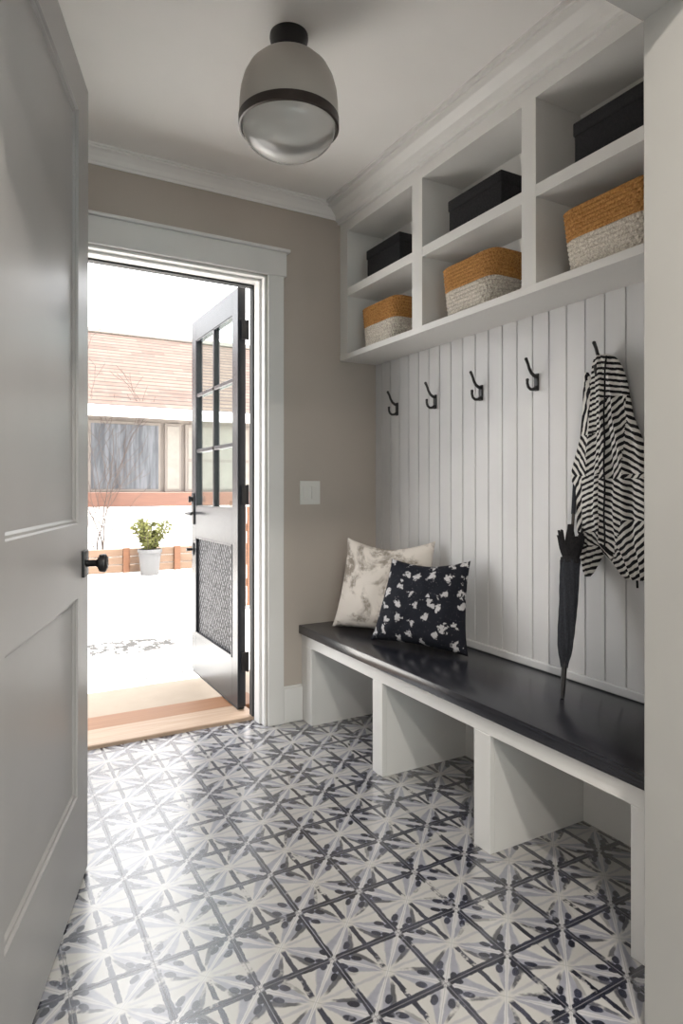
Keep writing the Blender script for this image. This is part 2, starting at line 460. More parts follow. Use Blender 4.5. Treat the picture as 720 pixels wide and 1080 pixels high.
# baseboards
bm = bmesh.new(); box(bm, 1.337, 1.444, YB - .017, YB, 0, .175, bev=.002); box(bm, 1.337, 1.444, YB - .012, YB, .175, .185, bev=.002)
S('baseboard_back', bm, M['white'], 'white baseboard between the outside doorway and the bench', 'baseboard')
S('baseboard_left', B((XL, OX0 - .086, YB - .017, YB, 0, .185), bev=.002), M['white'], 'white baseboard left of the outside doorway', 'baseboard')

# beadboard panelling on the right wall
bm = bmesh.new()
gs, g0 = .0832, 1.814
ys = [g0 + gs * k for k in range(-10, 15)]
ys = [y for y in ys if PY1 + .01 < y < YB - .01]
prof = [(PY1, XW)]
for y in ys:
    prof += [(y - .0035, XW), (y - .0025, XW + .006), (y + .0025, XW + .006), (y + .0035, XW)]
prof += [(YB, XW)]
z0, z1 = .0, 1.99
lo = [bm.verts.new((x, y, z0)) for y, x in prof]; hi = [bm.verts.new((x, y, z1)) for y, x in prof]
for i in range(len(prof) - 1): bm.faces.new((lo[i], lo[i + 1], hi[i + 1], hi[i]))
b0 = [bm.verts.new((XW + .012, y, z)) for y, z in ((PY1, z0), (YB, z0), (YB, z1), (PY1, z1))]
bm.faces.new(b0); bm.faces.new([b0[0], b0[3], hi[0], lo[0]]); bm.faces.new([b0[1], lo[-1], hi[-1], b0[2]])
bm.faces.new(hi + [b0[2], b0[3]]); bm.faces.new(lo[::-1] + [b0[0], b0[1]][::1])
bmesh.ops.recalc_face_normals(bm, faces=bm.faces[:])
o = S('trim_6', bm, M['bead'], 'white vertical beadboard panelling above the bench', 'wall panelling')
bm = bmesh.new(); box(bm, XW - .014, XW, PY1, YB, .4895, .522, bev=.005, seg=2)
S('trim_7', bm, M['bead'], 'slim white strip where the beadboard meets the bench', 'moulding')

# ---------------------------------------------------------------- bench
XS = 1.445
bench = empty('storage_bench', (XS, PY1, 0)); tag(bench, 'white built-in bench with three open floor cubbies and a long black seat', 'bench')
def Wb(x0, x1, y0, y1, z0, z1): return (x0 - XS, x1 - XS, y0 - PY1, y1 - PY1, z0, z1)
stiles = [(YB, 2.844), (2.274, 2.199), (1.641, 1.564), (1.052, PY1)]
for a, b in stiles: obj('stile', B(Wb(XS, XS + .020, b, a, 0, .387), bev=.0015), M['cab'], bench)
obj('top_rail', B(Wb(XS, XS + .020, PY1, YB, .387, .445), bev=.0015), M['cab'], bench)
for a, b in stiles: obj('divider', B(Wb(XS + .020, XW, b, a, 0, .445)), M['cab'], bench)
obj('back_panel', B(Wb(XW - .012, XW - .001, PY1, 2.844, 0, .445)), M['cab'], bench)
bm = bmesh.new(); box(bm, 1.427, XW - .001, PY1 + .001, YB - .001, .445, .489, bev=.004, seg=2)
o = obj('seat', bm, M['bench'], bench, 40); o.location = (-XS, -PY1, 0); o['label'] = 'long black stained wooden seat board'

# ---------------------------------------------------------------- cubby cabinet
XC = 1.675
Z0, Z1, ZM0, ZM1, ZT = 1.874, 1.902, 2.203, 2.2456, 2.547
cab = empty('cubby_cabinet', (XC, PY1, Z0)); tag(cab, 'white wall-mounted cabinet of six open cubbies above the coat hooks', 'cabinet')
def Wc(x0, x1, y0, y1, z0, z1): return (x0 - XC, x1 - XC, y0 - PY1, y1 - PY1, z0 - Z0, z1 - Z0)
ups = [(YB, 2.880), (2.307, 2.233), (1.650, 1.584), (1.03, PY1)]
for a, b in ups: obj('upright', B(Wc(XC, XW + .011, b, a, Z1, ZT)), M['cab'], cab)
obj('bottom_shelf', B(Wc(XC - .003, XW + .011, PY1, YB, Z0, Z1), bev=.0012), M['cab'], cab)
for i in range(3):
    obj('middle_shelf', B(Wc(XC + .001, XW + .011, ups[i + 1][0], ups[i][1], ZM0, ZM1)), M['cab'], cab)
obj('frieze', B(Wc(XC, XW + .011, PY1, YB, ZT, ZC)), M['cab'], cab)
for i in range(3):
    obj('back_panel', B(Wc(XW, XW + .011, ups[i + 1][0], ups[i][1], Z1, ZT)), M['cab'], cab)

# storage boxes with lids
def storage_box(label, y0, y1, x0, z0, h, dx=.165, g='black storage boxes in the upper cubbies'):
    cy = (y0 + y1) / 2; t = empty('storage_box', (x0 + dx / 2, cy, z0)); tag(t, label, 'box', g)
    L = (y1 - y0) / 2; D = dx / 2
    obj('box_body', B((-D + .004, D - .004, -L + .004, L - .004, 0, h - .04), bev=.003, seg=2), M['fabric_box'], t, 40)
    obj('lid', B((-D, D, -L, L, h - .045, h), bev=.004, seg=2), M['fabric_box'], t, 40)
    return t
storage_box('black lidded fabric box in the upper cubby nearest the back wall', 2.464, 2.758, 1.715, ZM1, .160)
storage_box('black lidded fabric box in the middle upper cubby', 1.793, 2.108, 1.715, ZM1, .156)
storage_box('black lidded fabric box in the upper right cubby nearest the end wall', 1.145, 1.461, 1.715, ZM1, .158)

# two-tone woven baskets
def basket_band(L, D, h, za, zb, rows, ph=0):
    """outer wall za..zb plus inner wall, rounded-rectangle plan, tapering to the base"""
    bm = bmesh.new(); n = 168; rings = []
    def ring(z, off, weave, row):
        tp = .82 + .18 * (z / h) ** .8
        a, b = D * (tp * .5 + .5), L * tp
        r_ = []
        for k in range(n):
            th = 2 * PI * k / n; c, s = math.cos(th), math.sin(th); e = .36
            x = a * math.copysign(abs(c) ** e, c); y = b * math.copysign(abs(s) ** e, s)
            d = weave * (.55 + .45 * math.sin(k * 2 * PI / 6 + (PI if row % 2 else 0)))
            l = math.hypot(x, y)
            r_.append((x * (1 + (d + off) / l), y * (1 + (d + off) / l), z))
        return r_
    sub = 4
    for i in range(rows * sub + 1):
        f = i / (rows * sub); row = i // sub
        rings.append(ring(za + (zb - za) * f, -.006, .0085 * abs(math.sin(PI * i / sub)), row))
    zi = max(za, .004)
    rings.append(ring(zb, -.012, 0, 0)); rings.append(ring(zi, -.012, 0, 0))
    loft(bm, rings, cap1=False)
    if za < .001:
        lowest = ring(.001, -.008, 0, 0); f = bm.faces.new([bm.verts.new(p) for p in lowest][::-1])
    return bm
def basket(label, y0, y1, x0, z0, h, dx=.185):
    t = empty('woven_basket', (x0 + dx / 2, (y0 + y1) / 2, z0)); tag(t, label, 'basket', 'two-tone woven baskets in the lower cubbies')
    L, D = (y1 - y0) / 2, dx / 2
    obj('lower_weave', basket_band(L, D, h, 0, h * .52, 7), M['rope'], t, 60)['label'] = 'white rope lower half'
    obj('upper_weave', basket_band(L, D, h, h * .52, h, 7), M['straw'], t, 60)['label'] = 'orange straw upper half'
    return t
basket('straw and white rope basket in the lower cubby nearest the back wall', 2.458, 2.79, 1.69, Z1, .205)
basket('straw and white rope basket in the middle lower cubby', 1.805, 2.14, 1.69, Z1, .212)
basket('straw and white rope basket in the lower right cubby nearest the end wall', 1.15, 1.505, 1.69, Z1, .212)

# ---------------------------------------------------------------- coat hooks
def make_hook():
    t = empty('coat_hook', (XW, 0, 1.61))
    bm = bmesh.new(); box(bm, -.007, 0, -.0115, .0115, -.038, .030, bev=.003, seg=2); obj('wall_plate', bm, M['black_metal'], t, 40)
    bm = bmesh.new()
    up = [(-.006, 0, .018), (-.018, 0, .021), (-.032, 0, .030), (-.043, 0, .046), (-.050, 0, .064), (-.058, 0, .078)]
    tube(bm, up, [.0075, .007, .0062, .0058, .0056, .0062], 12)
    lathe(bm, [(0, -.007), (.005, -.005), (.007, 0), (.005, .005), (0, .007)], 12, (-.060, 0, .081))
    obj('upper_arm', bm, M['black_metal'], t, 50)
    bm = bmesh.new()
    dn = [(-.006, 0, -.024), (-.020, 0, -.033), (-.036, 0, -.034), (-.048, 0, -.026), (-.053, 0, -.012), (-.053, 0, -.002)]
    tube(bm, dn, [.0072, .0065, .006, .0058, .0056, .0058], 12)
    lathe(bm, [(0, -.0065), (.005, -.005), (.0068, 0), (.005, .005), (0, .0065)], 12, (-.053, 0, .001))
    obj('lower_arm', bm, M['black_metal'], t, 50)
    return t
hk = ['black double coat hook nearest the back wall, first of the row', 'black double coat hook second from the back wall', 'black double coat hook in the middle of the row of five',
      'black bare coat hook next to the striped robe', 'black coat hook that the striped robe hangs from']
proto = make_hook()
for i, y in enumerate((2.747, 2.427, 2.108, 1.790, 1.478)):
    if i == 0: h = proto
    else:
        h = proto.copy(); C.objects.link(h)
        for ch in list(proto.children):
            c_ = ch.copy(); C.objects.link(c_); c_.parent = h
    h.location = (XW, y, 1.612)
    tag(h, hk[i], 'coat hook', 'black coat hooks along the beadboard')

# ---------------------------------------------------------------- light switch
sw = empty('light_switch', (1.492, YB, 1.110)); tag(sw, 'white double rocker switch plate on the greige wall', 'light switch')
obj('switch_plate', B((-.058, .058, -.007, 0, 0, .122), bev=.002, seg=2), M['plate'], sw)
for x in (-.024, .024): obj('rocker', B((x - .017, x + .017, -.011, -.005, .027, .095), bev=.0015), M['plate'], sw)

# ---------------------------------------------------------------- ceiling light
FX, FY = .889, 1.915
lamp = empty('ceiling_light', (FX, FY, 2.27)); tag(lamp, 'grey dome ceiling light with bronze ring and clear bowl', 'ceiling light')
bm = bmesh.new(); zz = ZC - 2.27
lathe(bm, [(0, zz), (.063, zz), (.064, zz - .012), (.060, zz - .030), (.052, zz - .060), (.046, zz - .100), (.050, zz - .118), (0, zz - .118)], 48)
obj('canopy', bm, M['black_metal'], lamp, 50)
bm = bmesh.new()
prof = [(.044, .352), (.076, .347), (.106, .333), (.131, .308), (.1485, .275), (.1585, .238), (.163, .198), (.164, .165), (.163, .138), (.158, .138), (.158, .165), (.157, .198), (.152, .236), (.142, .272), (.126, .302), (.10, .327), (.044, .345)]
lathe(bm, prof, 64); bmesh.ops.recalc_face_normals(bm, faces=bm.faces[:]); obj('dome', bm, M['enamel'], lamp, 50)
bm = bmesh.new()
lathe(bm, [(.162, .147), (.1665, .147), (.1665, .116), (.160, .114), (.156, .118), (.156, .140), (.162, .147)], 64); obj('ring', bm, M['bronze'], lamp, 40)
bm = bmesh.new()
gp = [(.1545 * math.cos(a), .120 - .096 * math.sin(a)) for a in [i * PI / 2 / 16 for i in range(17)]]
gp[-1] = (0, gp[-1][1])
lathe(bm, gp, 64); obj('glass_bowl', bm, M['shade_glass'], lamp, 80)
bm = bmesh.new(); lathe(bm, [(0, .345), (.02, .345), (.02, .25), (.0, .25)], 24); obj('socket', bm, M['bronze'], lamp, 40)
bm = bmesh.new(); lathe(bm, [(0, .265), (.014, .26), (.018, .24), (.029, .205), (.031, .18), (.025, .155), (.012, .143), (0, .14)], 24); obj('bulb', bm, M['bulb'], lamp, 60)
bm = bmesh.new(); lathe(bm, [(.06, .335), (.09, .322), (.125, .29), (.148, .22), (.154, .15)], 48)
for f in bm.faces: f.normal_flip()
obj('reflector', bm, M['enamel_in'], lamp, 60)

# ---------------------------------------------------------------- white interior door (open, on the left)
DX, DY = .289, 2.120; dirx, diry = .321, .947; DWID = .91
hx, hy = DX - DWID * dirx, DY - DWID * diry
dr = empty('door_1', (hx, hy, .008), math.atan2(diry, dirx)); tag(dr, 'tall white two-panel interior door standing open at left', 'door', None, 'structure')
# local: x along the door, y thickness (visible face at y=0, body at +y), z up
H_ = 2.432; PAN = [(.28, .862), (1.080, 2.295)]; s0, s1 = .125, DWID - .140
bm = bmesh.new(); T = .044
for a in (0, T):  # faces with panel recesses
    sgn = 1 if a == 0 else -1
    def V(x, y, z): return bm.verts.new((x, a + sgn * y, z))
    def quad(P):
        f = bm.faces.new([V(*p) for p in (P if a == 0 else P[::-1])])
    quad([(0, 0, 0), (s0, 0, 0), (s0, 0, H_), (0, 0, H_)]); quad([(s1, 0, 0), (DWID, 0, 0), (DWID, 0, H_), (s1, 0, H_)])
    zz = [0] + [z for p_ in PAN for z in p_] + [H_]
    for i in range(0, len(zz), 2): quad([(s0, 0, zz[i]), (s1, 0, zz[i]), (s1, 0, zz[i + 1]), (s0, 0, zz[i + 1])])
    for za, zb in PAN:
        rr = [(0, 0), (.004, .006), (.010, .007), (.016, .013)]
        for (o1, d1), (o2, d2) in zip(rr, rr[1:]):
            A = [(s0 + o1, d1, za + o1), (s1 - o1, d1, za + o1), (s1 - o1, d1, zb - o1), (s0 + o1, d1, zb - o1)]
            Q = [(s0 + o2, d2, za + o2), (s1 - o2, d2, za + o2), (s1 - o2, d2, zb - o2), (s0 + o2, d2, zb - o2)]
            for k in range(4): quad([A[k], A[(k + 1) % 4], Q[(k + 1) % 4], Q[k]])
        o2, d2 = rr[-1]
        quad([(s0 + o2, d2, za + o2), (s1 - o2, d2, za + o2), (s1 - o2, d2, zb - o2), (s0 + o2, d2, zb - o2)])
bmesh.ops.remove_doubles(bm, verts=bm.verts[:], dist=1e-5)
def vq(P): bm.faces.new([bm.verts.new(p) for p in P])
vq([(DWID, 0, 0), (DWID, T, 0), (DWID, T, H_), (DWID, 0, H_)]); vq([(0, 0, 0), (0, 0, H_), (0, T, H_), (0, T, 0)])
vq([(0, 0, 0), (0, T, 0), (DWID, T, 0), (DWID, 0, 0)]); vq([(0, 0, H_), (DWID, 0, H_), (DWID, T, H_), (0, T, H_)])
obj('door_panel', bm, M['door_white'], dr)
kx, kz = DWID - .058, .955
kn = empty('door_knob', (0, 0, 0)); C.objects.unlink(kn); bpy.data.objects.remove(kn)
for sg in (-1, 1):
    f0 = 0 if sg < 0 else T
    bm = bmesh.new(); box(bm, kx - .032, kx + .032, f0, f0 + sg * .008, kz - .040, kz + .040, bev=.002, seg=2)
    ro = obj('rosette', bm, M['black_metal'], dr, 40)
    bm = bmesh.new()
    pr = [(0, 0), (.010, 0), (.010, .030), (.014, .034), (.026, .040), (.0285, .050), (.027, .058), (.018, .063), (0, .064)]
    n = 28; rings = [[(kx + r_ * math.cos(2 * PI * i / n), f0 + sg * (.006 + z), kz + r_ * math.sin(2 * PI * i / n)) for i in range(n)] for r_, z in pr[1:-1]]
    loft(bm, rings, cap0=True, cap1=True); bmesh.ops.recalc_face_normals(bm, faces=bm.faces[:])
    obj('knob', bm, M['black_metal'], dr, 45)
obj('latch_plate', B((DWID - .001, DWID + .0015, .010, .034, kz - .028, kz + .028)), M['black_metal'], dr)
for z in (.25, 1.2, 2.2):
    bm = bmesh.new(); tube(bm, [(-.007, -.004, z - .045), (-.007, -.004, z + .045)], .006, 12); obj('hinge', bm, M['black_metal'], dr, 40)

# ---------------------------------------------------------------- black half-glazed outside door, open outwards
EX, EY = 1.179, 3.180
ed = empty('door_2', (EX, EY, .035)); tag(ed, 'black outside door with six panes over a pierced lower panel, open outwards', 'door', None, 'structure')
DW, DH, DT = .84, 2.225, .045
# local: y along door (0 hinge edge), x thickness 0..DT (visible face x=0), z up
ga, gb = .085, .755                       # glazed width
gz0, gz1 = 1.045, 2.095
pz0, pz1 = .245, .855
bm = bmesh.new()
box(bm, 0, DT, 0, ga, 0, DH, bev=.0015); box(bm, 0, DT, gb, DW, 0, DH, bev=.0015)
box(bm, 0, DT, ga, gb, 0, pz0); box(bm, 0, DT, ga, gb, pz1, gz0); box(bm, 0, DT, ga, gb, gz1, DH)
obj('door_frame', bm, M['door_black'], ed)
bm = bmesh.new(); mid = (ga + gb) / 2; rh = (gz1 - gz0) / 3
box(bm, .004, DT - .004, mid - .012, mid + .012, gz0, gz1, bev=.003)
for k in (1, 2): box(bm, .004, DT - .004, ga, gb, gz0 + k * rh - .012, gz0 + k * rh + .012, bev=.003)
for (y0, y1, z0, z1) in ((ga, ga + .008, gz0, gz1), (gb - .008, gb, gz0, gz1), (ga, gb, gz0, gz0 + .008), (ga, gb, gz1 - .008, gz1)): box(bm, .004, DT - .004, y0, y1, z0, z1)
obj('muntins', bm, M['door_black'], ed)
for i in range(2):
    for k in range(3):
        y0 = ga + .008 if i == 0 else mid + .012; y1 = mid - .012 if i == 0 else gb - .008
        obj('pane', B((.020, .024, y0, y1, gz0 + k * rh + (.008 if k == 0 else .012), gz0 + (k + 1) * rh - (.008 if k == 2 else .012))), M['glass'], ed)
obj('lower_panel', B((.016, .030, ga, gb, pz0, pz1)), M['pierced'], ed)['label'] = 'pierced silvery grille panel'
bm = bmesh.new()
for (y0, y1, z0, z1) in ((ga, ga + .012, pz0, pz1), (gb - .012, gb, pz0, pz1), (ga, gb, pz0, pz0 + .012), (ga, gb, pz1 - .012, pz1)): box(bm, -.003, DT + .003, y0, y1, z0, z1, bev=.002)
obj('panel_moulding', bm, M['door_black'], ed)
hs = obj('handle_plate', B((-.009, 0, DW - .062, DW - .018, .93, 1.13), bev=.003, seg=2), M['black_metal'], ed, 40)
bm = bmesh.new(); tube(bm, [(-.008, DW - .04, 1.0), (-.045, DW - .04, 1.0), (-.052, DW - .05, 1.0), (-.052, DW - .15, .995)], [.009, .009, .009, .007], 12); obj('lever', bm, M['black_metal'], ed, 50)
bm = bmesh.new(); tube(bm, [(-.008, DW - .04, 1.09), (-.022, DW - .04, 1.09)], .017, 20); box(bm, -.034, -.02, DW - .045, DW - .035, 1.07, 1.11, bev=.002); obj('thumb_turn', bm, M['black_metal'], ed, 40)
bm = bmesh.new(); box(bm, -.008, 0, DW - .055, DW - .02, .735, .81, bev=.003); tube(bm, [(-.008, DW - .035, .77), (-.045, DW - .035, .77)], [.008, .012], 12); obj('lower_bolt', bm, M['black_metal'], ed, 40)
for z in (.24, 1.125, 2.0):
    bm = bmesh.new(); box(bm, .020, .056, -.012, -.001, z - .05, z + .05, bev=.001); tube(bm, [(.052, -.010, z - .053), (.052, -.010, z + .053)], .008, 14)
    obj('hinge', bm, M['black_metal'], ed, 40)
obj('bottom_sweep', B((.004, DT - .004, .01, DW - .01, -.014, 0)), M['seal'], ed)

# ---------------------------------------------------------------- cushions
def cushion(name, label, mat, bl, br, tl, tr, T, seed, dip=.05):
    """soft square cushion between four corner points (world); thickness T; dip = sag of the top edge"""
    bl, br, tl, tr = map(Vector, (bl, br, tl, tr))
    c = (bl + br + tl + tr) / 4
    ux = ((br - bl) + (tr - tl)).normalized(); uy = ((tl - bl) + (tr - br)); uy = (uy - ux * uy.dot(ux)).normalized(); uz = ux.cross(uy)
    Mx = Matrix((ux, uy, uz)).transposed().to_4x4(); Mx.translation = c; inv = Mx.inverted()
    q = [inv @ p for p in (bl, br, tr, tl)]
    bm = bmesh.new(); n = 44; rnd = random.Random(seed); off = Vector((rnd.random() * 9, rnd.random() * 9, 0))
    grids = []
    for side in (1, -1):
        G_ = []
        for j in range(n + 1):
            row = []
            for i in range(n + 1):
                a, b = i / n * 2 - 1, j / n * 2 - 1
                # pinch sides so corners point out
                aa = a * (1 - .085 * (1 - b * b)); bb = b * (1 - .075 * (1 - a * a))
                if b > 0: bb -= dip * (1 - abs(a) ** 1.5) * b ** 2 * 2
                s_, t_ = (aa + 1) / 2, (bb + 1) / 2
                p = (q[0] * (1 - s_) + q[1] * s_) * (1 - t_) + (q[3] * (1 - s_) + q[2] * s_) * t_
                th = max(0., (1 - a ** 4)) ** .55 * max(0., (1 - b ** 4)) ** .55 * (1 - .25 * (a * a + b * b) / 2) * (1.0 - .25 * max(0, b))
                wr = noise.noise(Vector((a * 2.2, b * 2.2, side)) + off) * .16 + noise.noise(Vector((a * 5, b * 5, side)) + off) * .06
                p = p + Vector((0, 0, side * T / 2 * th * (1 + wr)))
                row.append(bm.verts.new(p))
            G_.append(row)
        grids.append(G_)
        for j in range(n):
            for i in range(n):
                f = (G_[j][i], G_[j][i + 1], G_[j + 1][i + 1], G_[j + 1][i])
                bm.faces.new(f if side > 0 else f[::-1])
    bmesh.ops.remove_doubles(bm, verts=bm.verts[:], dist=.0006)
    G_ = None
    o = obj(name, bm, mat, None, 80); o.matrix_world = Mx; tag(o, label, 'cushion')
    return o, q
cushion('throw_pillow', 'cream pillow with faded taupe print at the far end of the bench', M['cream'],
        (1.548, 2.815, .497), (1.800, 2.315, .497), (1.610, 2.765, .945), (1.862, 2.380, .945), .14, 3, .075)
cushion('throw_pillow', 'black pillow with white splashes leaning in front of the cream one', M['splash'],
        (1.565, 2.480, .497), (1.756, 2.028, .497), (1.660, 2.445, .868), (1.845, 2.115, .880), .155, 8, .045)

# ---------------------------------------------------------------- umbrella (tip on the bench, leaning on the wall)
tip = Vector((1.698, 1.491, .4895)); top = Vector((1.886, 1.592, 1.275)); ax = (top - tip); Lu = ax.length; ax.normalize()
um = empty('umbrella', tip); tag(um, 'furled black stick umbrella standing on its tip on the bench', 'umbrella')
um.rotation_mode = 'QUATERNION'; um.rotation_quaternion = Vector((0, 0, 1)).rotation_difference(ax)
bm = bmesh.new(); lathe(bm, [(0, 0), (.006, .002), (.0075, .02), (.0085, .05), (.0095, .12), (0, .125)], 20); obj('ferrule', bm, M['black_metal'], um, 60)
bm = bmesh.new(); rings = []; n = 64
prof = [(.10, .009), (.125, .013), (.145, .019), (.17, .023), (.22, .0255), (.30, .028), (.38, .030), (.43, .0305), (.465, .032)]
for i in range(46):
    z = .10 + (.465 - .10) * i / 45
    for (za, ra), (zb, rb) in zip(prof, prof[1:]):
        if za <= z <= zb + 1e-6: r_ = ra + (rb - ra) * (z - za) / (zb - za)
    rings.append([((r_ + .0030 * math.sin(7 * t_ + z * 24) + .001 * math.sin(19 * t_ - z * 60)) * math.cos(t_), (r_ + .0030 * math.sin(7 * t_ + z * 24)) * math.sin(t_), z) for t_ in [2 * PI * k / n for k in range(n)]])
loft(bm, rings, cap0=True, cap1=True); obj('wrapped_canopy', bm, M['umbrella'], um, 50)
bm = bmesh.new(); lathe(bm, [(.030, .455), (.0335, .456), (.0338, .474), (.030, .475)], 32); obj('strap', bm, M['fabric_box'], um, 40)
bm = bmesh.new()          # flared free hem: eight folded leaves round the shaft
for k in range(11):
    a = 2 * PI * k / 11 + .3; ln = .100 + .022 * math.sin(k * 2.3); fl_ = .018 + .009 * math.sin(k * 1.7 + 1) + (.030 if k in (5, 6, 7) else 0)
    rr = []
    for j in range(9):
        f_ = j / 8; z = .462 + ln * f_; rc = .020 + fl_ * f_ ** 1.3; wd = .012 + .007 * math.sin(PI * min(1, f_ * 1.1)) - .003 * f_ * f_; td = .0065 * (1 - .35 * f_)
        cx_2, cy_2 = rc * math.cos(a), rc * math.sin(a)
        rr.append([(cx_2 + td * math.cos(b) * math.cos(a) - wd * math.sin(b) * math.sin(a), cy_2 + td * math.cos(b) * math.sin(a) + wd * math.sin(b) * math.cos(a), z) for b in [2 * PI * q_ / 12 for q_ in range(12)]])
    loft(bm, rr, cap0=True, cap1=True)
obj('canopy_hem', bm, M['fabric_box'], um, 50)
bm = bmesh.new(); tube(bm, [(0, 0, .46), (0, 0, Lu - .09)], .0055, 14); obj('shaft', bm, M['bronze'], um, 50)
bm = bmesh.new(); tube(bm, [(0, 0, Lu - .18), (0, 0, Lu - .05), (0, 0, Lu)], [.0075, .008, .006], 16); obj('handle', bm, M['umbrella'], um, 50)

# ---------------------------------------------------------------- striped robe on the last hook
th_, f_px, cx_px, cy_px = .5031, 669.33, 350.44, 514.26
def cloth_y(px, X): a = (px - cx_px) / f_px; return X * (math.cos(th_) - a * math.sin(th_)) / (math.sin(th_) + a * math.cos(th_))
def cloth_z(py, d=2.165): return 1.19 + (cy_px - py) * d / f_px
robe = empty('striped_robe', (1.84, 1.45, .885)); tag(robe, 'black and white striped robe hanging from the last coat hook', 'robe')
def region(px, py):
    """stripe direction (degrees from horizontal, image sense) of each cut piece of the cloth"""
    if px > 637.5:
        if py < 418: return -14
        if px > 663 and py < 500: return -32
        if py < 503: return 50
        if py > 545 and px > 640 + (py - 545) * -.2 + 22: return 48
        if py < 572: return -27
        return -40 if px < 652 else 45
    if py < 455: return 14 if px > 624 else 78
    if py < 500: return 38 if px > 622 else -55
    if py < 560: return 24 if px > 616 else 65
    if py < 575: return -30
    return 24
def lobe(name, outline, x_front, th0, freq, seed, nfold):
    """closed hanging cloth volume: outline rows (py, pxL, pxR) in real metres once mapped on the wall side"""
    o0 = outline; bm = bmesh.new(); rows = 110; cols = 64; ringsF, ringsB, pxs = [], [], []
    rnd = random.Random(seed); phs = [rnd.random() * 6 for _ in range(4)]
    for j in range(rows + 1):
        py = o0[0][0] + (o0[-1][0] - o0[0][0]) * j / rows
        for A, Bq in zip(o0, o0[1:]):
            if A[0] <= py <= Bq[0] + 1e-6:
                f = (py - A[0]) / (Bq[0] - A[0]); f = f * f * (3 - 2 * f) if False else f
                l, r_ = A[1] + (Bq[1] - A[1]) * f, A[2] + (Bq[2] - A[2]) * f
        z = cloth_z(py); rf, rb, pr = [], [], []
        dep = th0 * (.55 + .45 * min(1, j / rows * 2.5))
        for i in range(cols + 1):
            s_ = i / cols; px = l + (r_ - l) * s_
            env = (1 - abs(2 * s_ - 1) ** 3.5) ** .6
            fold = math.sin(nfold * PI * s_ + phs[0] + .8 * math.sin(z * 6 + phs[1])) * .38 + .18 * math.sin(nfold * 2.3 * PI * s_ + phs[2] + z * 3) + .10 * math.sin(z * 22 + s_ * 7 + phs[3])
            xf = x_front - dep * env * (.75 + fold * .55)
            y = cloth_y(px, 1.866)
            rf.append(bm.verts.new((xf - 1.84, y - 1.45, z - .885)))
            rb.append(bm.verts.new(((x_front + .002) - 1.84, y - 1.45, z - .885)))
            pr.append((px, py))
        ringsF.append(rf); ringsB.append(rb); pxs.append(pr)
    lay = bm.loops.layers.float.new('phase')
    def ph_of(px, py, reg):
        a = math.radians(reg); return freq * (-(py) * math.cos(a) - (px) * math.sin(a) * 1.0 + 0)
    for j in range(rows):
        for i in range(cols):
            px = (pxs[j][i][0] + pxs[j + 1][i + 1][0]) / 2; py = (pxs[j][i][1] + pxs[j + 1][i][1]) / 2; rg = region(px, py)
            idx = [(j, i), (j + 1, i), (j + 1, i + 1), (j, i + 1)]
            f = bm.faces.new([ringsF[a][b] for a, b in idx])
            for lp, (a, b) in zip(f.loops, idx): lp[lay] = ph_of(*pxs[a][b], rg)
            f = bm.faces.new([ringsB[a][b] for a, b in idx[::-1]])
            for lp, (a, b) in zip(f.loops, idx[::-1]): lp[lay] = ph_of(*pxs[a][b], rg)
    def strip(F, K, P):
        for k in range(len(F) - 1):
            f = bm.faces.new((F[k], F[k + 1], K[k + 1], K[k]))
            for lp, q_ in zip(f.loops, (P[k], P[k + 1], P[k + 1], P[k])): lp[lay] = ph_of(*q_, region(*P[k]))
    strip([r[0] for r in ringsB], [r[0] for r in ringsF], [p[0] for p in pxs]); strip([r[-1] for r in ringsF], [r[-1] for r in ringsB], [p[-1] for p in pxs])
    strip(ringsF[0], ringsB[0], pxs[0]); strip(ringsB[-1], ringsF[-1], pxs[-1])
    bmesh.ops.recalc_face_normals(bm, faces=bm.faces[:])
    return obj(name, bm, M['stripe'], robe, 70)
FQ = 2 * PI / 5.7
lobe('robe_sleeve', [(387, 617, 620), (400, 615.5, 626), (430, 614.5, 636), (458, 612, 645), (480, 606, 648), (497, 602, 650), (506, 603, 650), (512, 607, 650), (557, 608, 648), (572, 611, 643), (592, 613.5, 632), (604, 616, 626), (609, 619, 622)], 1.866, .020, FQ, 4, 5)
lobe('robe_body', [(372, 630, 641), (374, 627, 646), (379, 625, 651), (388, 624, 656), (402, 624, 661), (418, 625, 664), (440, 625, 668), (455, 624, 674), (470, 622, 680), (500, 619, 686), (540, 617, 688), (570, 622, 688), (580, 634, 688), (592, 646, 687), (602, 656, 686), (605, 664, 684)], 1.866, .038, FQ, 9, 6)
bm = bmesh.new()
zs = [cloth_z(p_) for p_ in range(376, 582, 8)]
tube(bm, [(1.8295 - 1.84 - .012 * math.sin(min(1, k / 6) * PI / 2), cloth_y(637.5, 1.82) - 1.45 + .002 * math.sin(k), z - .885) for k, z in enumerate(zs)], .0028, 8)
obj('front_placket', bm, M['piping'], robe, 60)
bm = bmesh.new(); yy = cloth_y(670.5, 1.85) - 1.45
tube(bm, [(.02, yy, cloth_z(590) - .885), (.018, yy + .003, cloth_z(602) - .885), (.018, yy + .001, cloth_z(613.5) - .885)], .0035, 8); obj('tie_end', bm, M['piping'], robe, 60)

# ---------------------------------------------------------------- outdoors
S('ground', B((-14, 16, 3.45, 26, -.62, -.12)), M['concrete'], 'bleached concrete yard outside the doorway', 'ground')
S('porch_step', B((-1.2, 2.6, 3.10, 4.05, -.3, -.035), bev=.01), M['step'], 'tan stone landing just outside the door sill', 'step')

